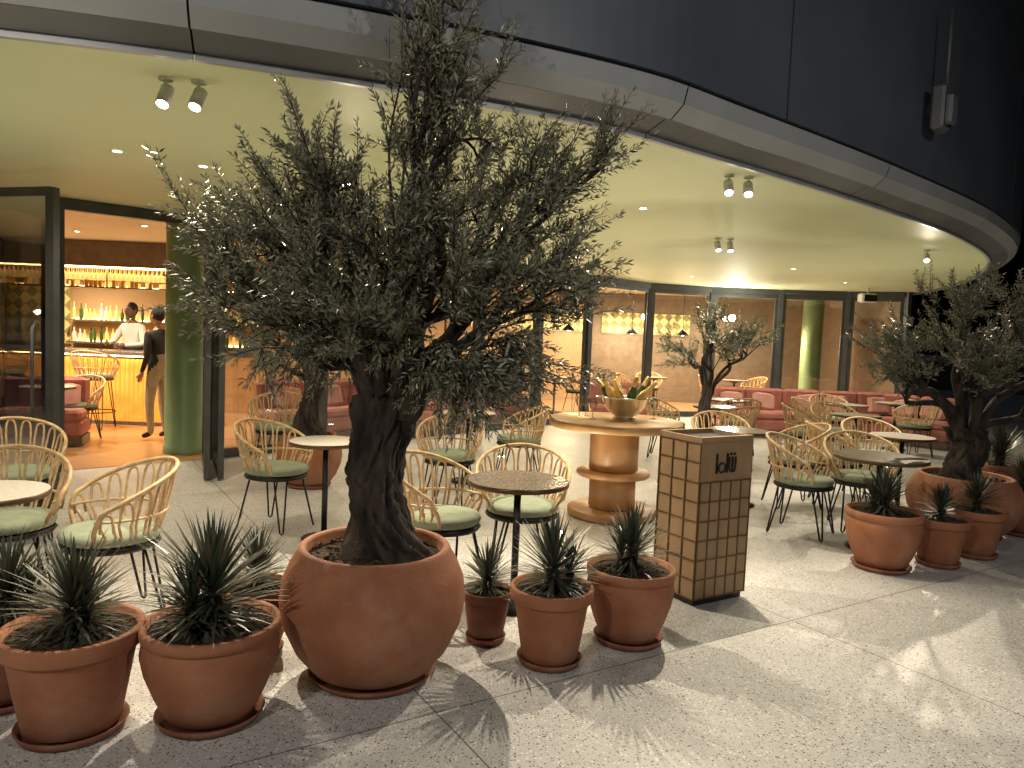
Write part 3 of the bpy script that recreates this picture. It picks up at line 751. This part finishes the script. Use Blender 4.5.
olive('olive_tree', (-2.0, 7.35, 0), .47, 1.15, .13, .1, [
    (0, 0, 1.7, .5, .45, .3, 1.0), (-.5, 0, 1.6, .35, .4, .3, .9), (.45, 0, 1.6, .35, .4, .25, .8), (-.3, 0, 2.0, .4, .35, .25, .8), (.3, 0, 2.05, .35, .3, .2, .6), (-.45, -.1, 1.25, .3, .3, .2, .5)], 9, 1.0, .065, None, nsub=8, nsh=8, wf=.2, gro=.8)

# ------------------------------------------------------------------ people
def person(name, loc, rz, J, shirt, trous, skin, hair, sc=1.0):
    bones = [('pel', 'sp', 't'), ('sp', 'ch', 's'), ('ch', 'nb', 's'), ('nb', 'nk', 'k')]
    for s_ in 'LR':
        bones += [('ch', 'sh'+s_, 's'), ('sh'+s_, 'el'+s_, 's'), ('el'+s_, 'wr'+s_, 's'), ('pel', 'hp'+s_, 't'), ('hp'+s_, 'kn'+s_, 't'), ('kn'+s_, 'an'+s_, 't'), ('an'+s_, 'to'+s_, 'f')]
    rad = dict(pel=.125, sp=.115, ch=.135, nb=.06, nk=.052, sh=.066, el=.044, wr=.028, hp=.092, kn=.062, an=.042, to=.032)
    names = ['pel']+[b_[1] for b_ in bones]; idx = {n_: i for i, n_ in enumerate(names)}
    me = bpy.data.meshes.new('sk'); me.from_pydata([J[n_] for n_ in names], [(idx[a], idx[c]) for a, c, _ in bones], [])
    o = bpy.data.objects.new('sk', me); scene.collection.objects.link(o)
    o.modifiers.new('Skin', 'SKIN'); sv = me.skin_vertices[0].data
    for n_ in names:
        r_ = rad[n_ if n_ in rad else n_[:2]]
        sv[idx[n_]].radius = (r_*(1.15 if n_ in ('pel', 'sp', 'ch') else 1), r_*(.85 if n_ in ('ch', 'sp') else 1))
        sv[idx[n_]].use_root = (n_ == 'pel')
    ss = o.modifiers.new('S', 'SUBSURF'); ss.levels = 2; ss.render_levels = 2
    dg = bpy.context.evaluated_depsgraph_get(); m2 = bpy.data.meshes.new_from_object(o.evaluated_get(dg))
    lab = {'s': 0, 't': 1, 'k': 2, 'f': 4}
    b = MB(); V = [v.co.copy() for v in m2.vertices]
    groups = {}
    for p in m2.polygons:
        c = p.center; best = None
        for a, c2, l_ in bones:
            A, B = Vector(J[a]), Vector(J[c2]); t = max(0, min(1, (c-A).dot(B-A)/((B-A).length_squared+1e-9))); d = (c-(A+(B-A)*t)).length
            if best is None or d < best[0]: best = (d, l_)
        groups.setdefault(lab[best[1]], []).append(tuple(p.vertices))
    b.v.extend(tuple(v) for v in V)
    for l_, fs in groups.items():
        for f in fs: b.f.append(f); b.m.append(l_); b.sm.append(True)
    bpy.data.objects.remove(o)
    h = Vector(J['nk'])+Vector((0, .015, .115))
    b.sphere(h, .1, (.76, .92, 1.16), m=2, n=24, k=16)
    b.sphere(h+Vector((0, -.014, .022)), .1, (.83, .98, 1.13), m=3, n=20, k=12)
    b.sphere(h+Vector((0, .022, -.012)), .1, (.70, .84, 1.0), m=2, n=24, k=16)
    b.tube([h+Vector((0, .098, .02)), h+Vector((0, .118, -.018)), h+Vector((0, .1, -.026))], [.008, .013, .008], 8, m=2)
    for s_ in (-1, 1):
        b.sphere(h+Vector((s_*.03, .093, .018)), .0105, (1.2, .7, .8), m=3, n=8, k=6)
        b.sphere(h+Vector((s_*.078, 0, -.005)), .026, (.35, .7, 1.1), m=2, n=10, k=8)
    b.tube([h+Vector((-.022, .094, -.05)), h+Vector((0, .101, -.052)), h+Vector((.022, .094, -.05))], [.003, .006, .003], 6, m=4)
    for s_, sg in (('L', -1), ('R', 1)):
        w = Vector(J['wr'+s_]); d = (w-Vector(J['el'+s_])).normalized(); si = d.cross(Vector((0, 1, 0)))
        si = si.normalized() if si.length > .1 else Vector((1, 0, 0)); nn = d.cross(si)
        b.tube([w-d*.01, w+d*.03, w+d*.085], [.026, .036, .033], 10, m=2)
        for i, (off, l_) in enumerate(((-.027, .062), (-.009, .075), (.009, .072), (.026, .056))):
            q = w+d*.08+si*off; b.tube([q, q+d*l_*.5+nn*.006, q+d*l_*.85+nn*.022], [.0095, .0085, .006], 6, m=2)
        q = w+d*.03+si*-.03; b.tube([q, q+d*.03-si*.022, q+d*.058-si*.026], [.012, .010, .007], 6, m=2)
    ob = b.build(name, [shirt, trous, skin, hair, 'black'], loc, rz); ob.scale = (sc, sc, sc); return ob
stand = dict(pel=(0, 0, .95), sp=(0, 0, 1.13), ch=(0, .0, 1.31), nb=(0, .005, 1.46), nk=(0, .02, 1.53),
    shL=(-.17, 0, 1.39), elL=(-.21, -.03, 1.12), wrL=(-.2, .08, .90), shR=(.17, 0, 1.39), elR=(.21, -.03, 1.12), wrR=(.19, .10, .91),
    hpL=(-.09, 0, .88), knL=(-.1, .05, .50), anL=(-.1, .02, .09), toL=(-.11, .16, .035), hpR=(.09, 0, .88), knR=(.09, .02, .49), anR=(.09, -.05, .09), toR=(.10, .08, .035))
person('standing_guest', (-4.72, 9.85, .01), R(68), stand, 'shirtd', 'trous', 'skin2', 'hair', sc=1.0)
bt = dict(stand); bt.update(elR=(.27, .1, 1.16), wrR=(.16, .33, 1.14), elL=(-.27, .08, 1.14), wrL=(-.13, .32, 1.12), knL=(-.1, .02, .5), anL=(-.1, 0, .09), toL=(-.11, .14, .035), anR=(.1, 0, .09), toR=(.11, .14, .035))
person('bartender', (-6.2, 12.05, .01), R(165), bt, 'shirtw', 'shirtd', 'skin', 'hair', sc=1.05)

# ------------------------------------------------------------------ speakers, parapet
b = MB()
b.box((0, 0, 0), (.20, .10, .34), m=0, bev=.02); b.box((0, -.07, -.02), (.15, .06, .24), m=0, bev=.02); b.tube([(.02, -.02, .17), (.02, -.02, .75)], .012, 8, m=0); b.box((0, .06, 0), (.06, .06, .1), m=1)
b.build('wall_speaker', ['trimd', 'black'], (3.27, 5.93, 3.5), R(43))
b = MB(); b.box((0, 0, 0), (.34, .2, .18), m=0, bev=.03); b.box((0, -.102, 0), (.28, .008, .13), m=1); b.tube([(0, 0, .09), (0, 0, .2)], .02, 8)
b.build('ceiling_speaker', ['white', 'black'], (6.9, 14.6, 2.6), R(10))
b = MB(); b.box((0, 0, .55), (60, .2, 1.1)); b.box((0, 0, 1.13), (60, .3, .05))
b.build('parapet_wall', ['parap'], (30, 26, 0), R(-25))

# ------------------------------------------------------------------ world, moon, camera
w = bpy.data.worlds.new('World'); scene.world = w; w.use_nodes = True
nt = w.node_tree; bg = nt.nodes['Background']; sk = nt.nodes.new('ShaderNodeTexSky'); sk.sky_type = 'NISHITA'; sk.sun_disc = False
sk.sun_elevation = R(-4.0); sk.sun_rotation = R(200); nt.links.new(sk.outputs[0], bg.inputs[0]); bg.inputs[1].default_value = .12
sl = bpy.data.lights.new('moon', 'SUN'); sl.energy = .06; sl.angle = R(.5); sl.color = (.75, .86, 1)
so = bpy.data.objects.new('moon', sl); scene.collection.objects.link(so); so.rotation_euler = (R(50), 0, R(-20))
cd = bpy.data.cameras.new('Camera'); cam = bpy.data.objects.new('Camera', cd); scene.collection.objects.link(cam)
cd.sensor_width = 36; cd.lens = 26.0; cd.clip_end = 1500; cd.clip_start = .05
cam.matrix_world = Matrix.Translation((0, 0, 1.6)) @ Matrix.Rotation(R(90-3.8), 4, 'X') @ Matrix.Rotation(R(2.34), 4, 'Z')
scene.camera = cam
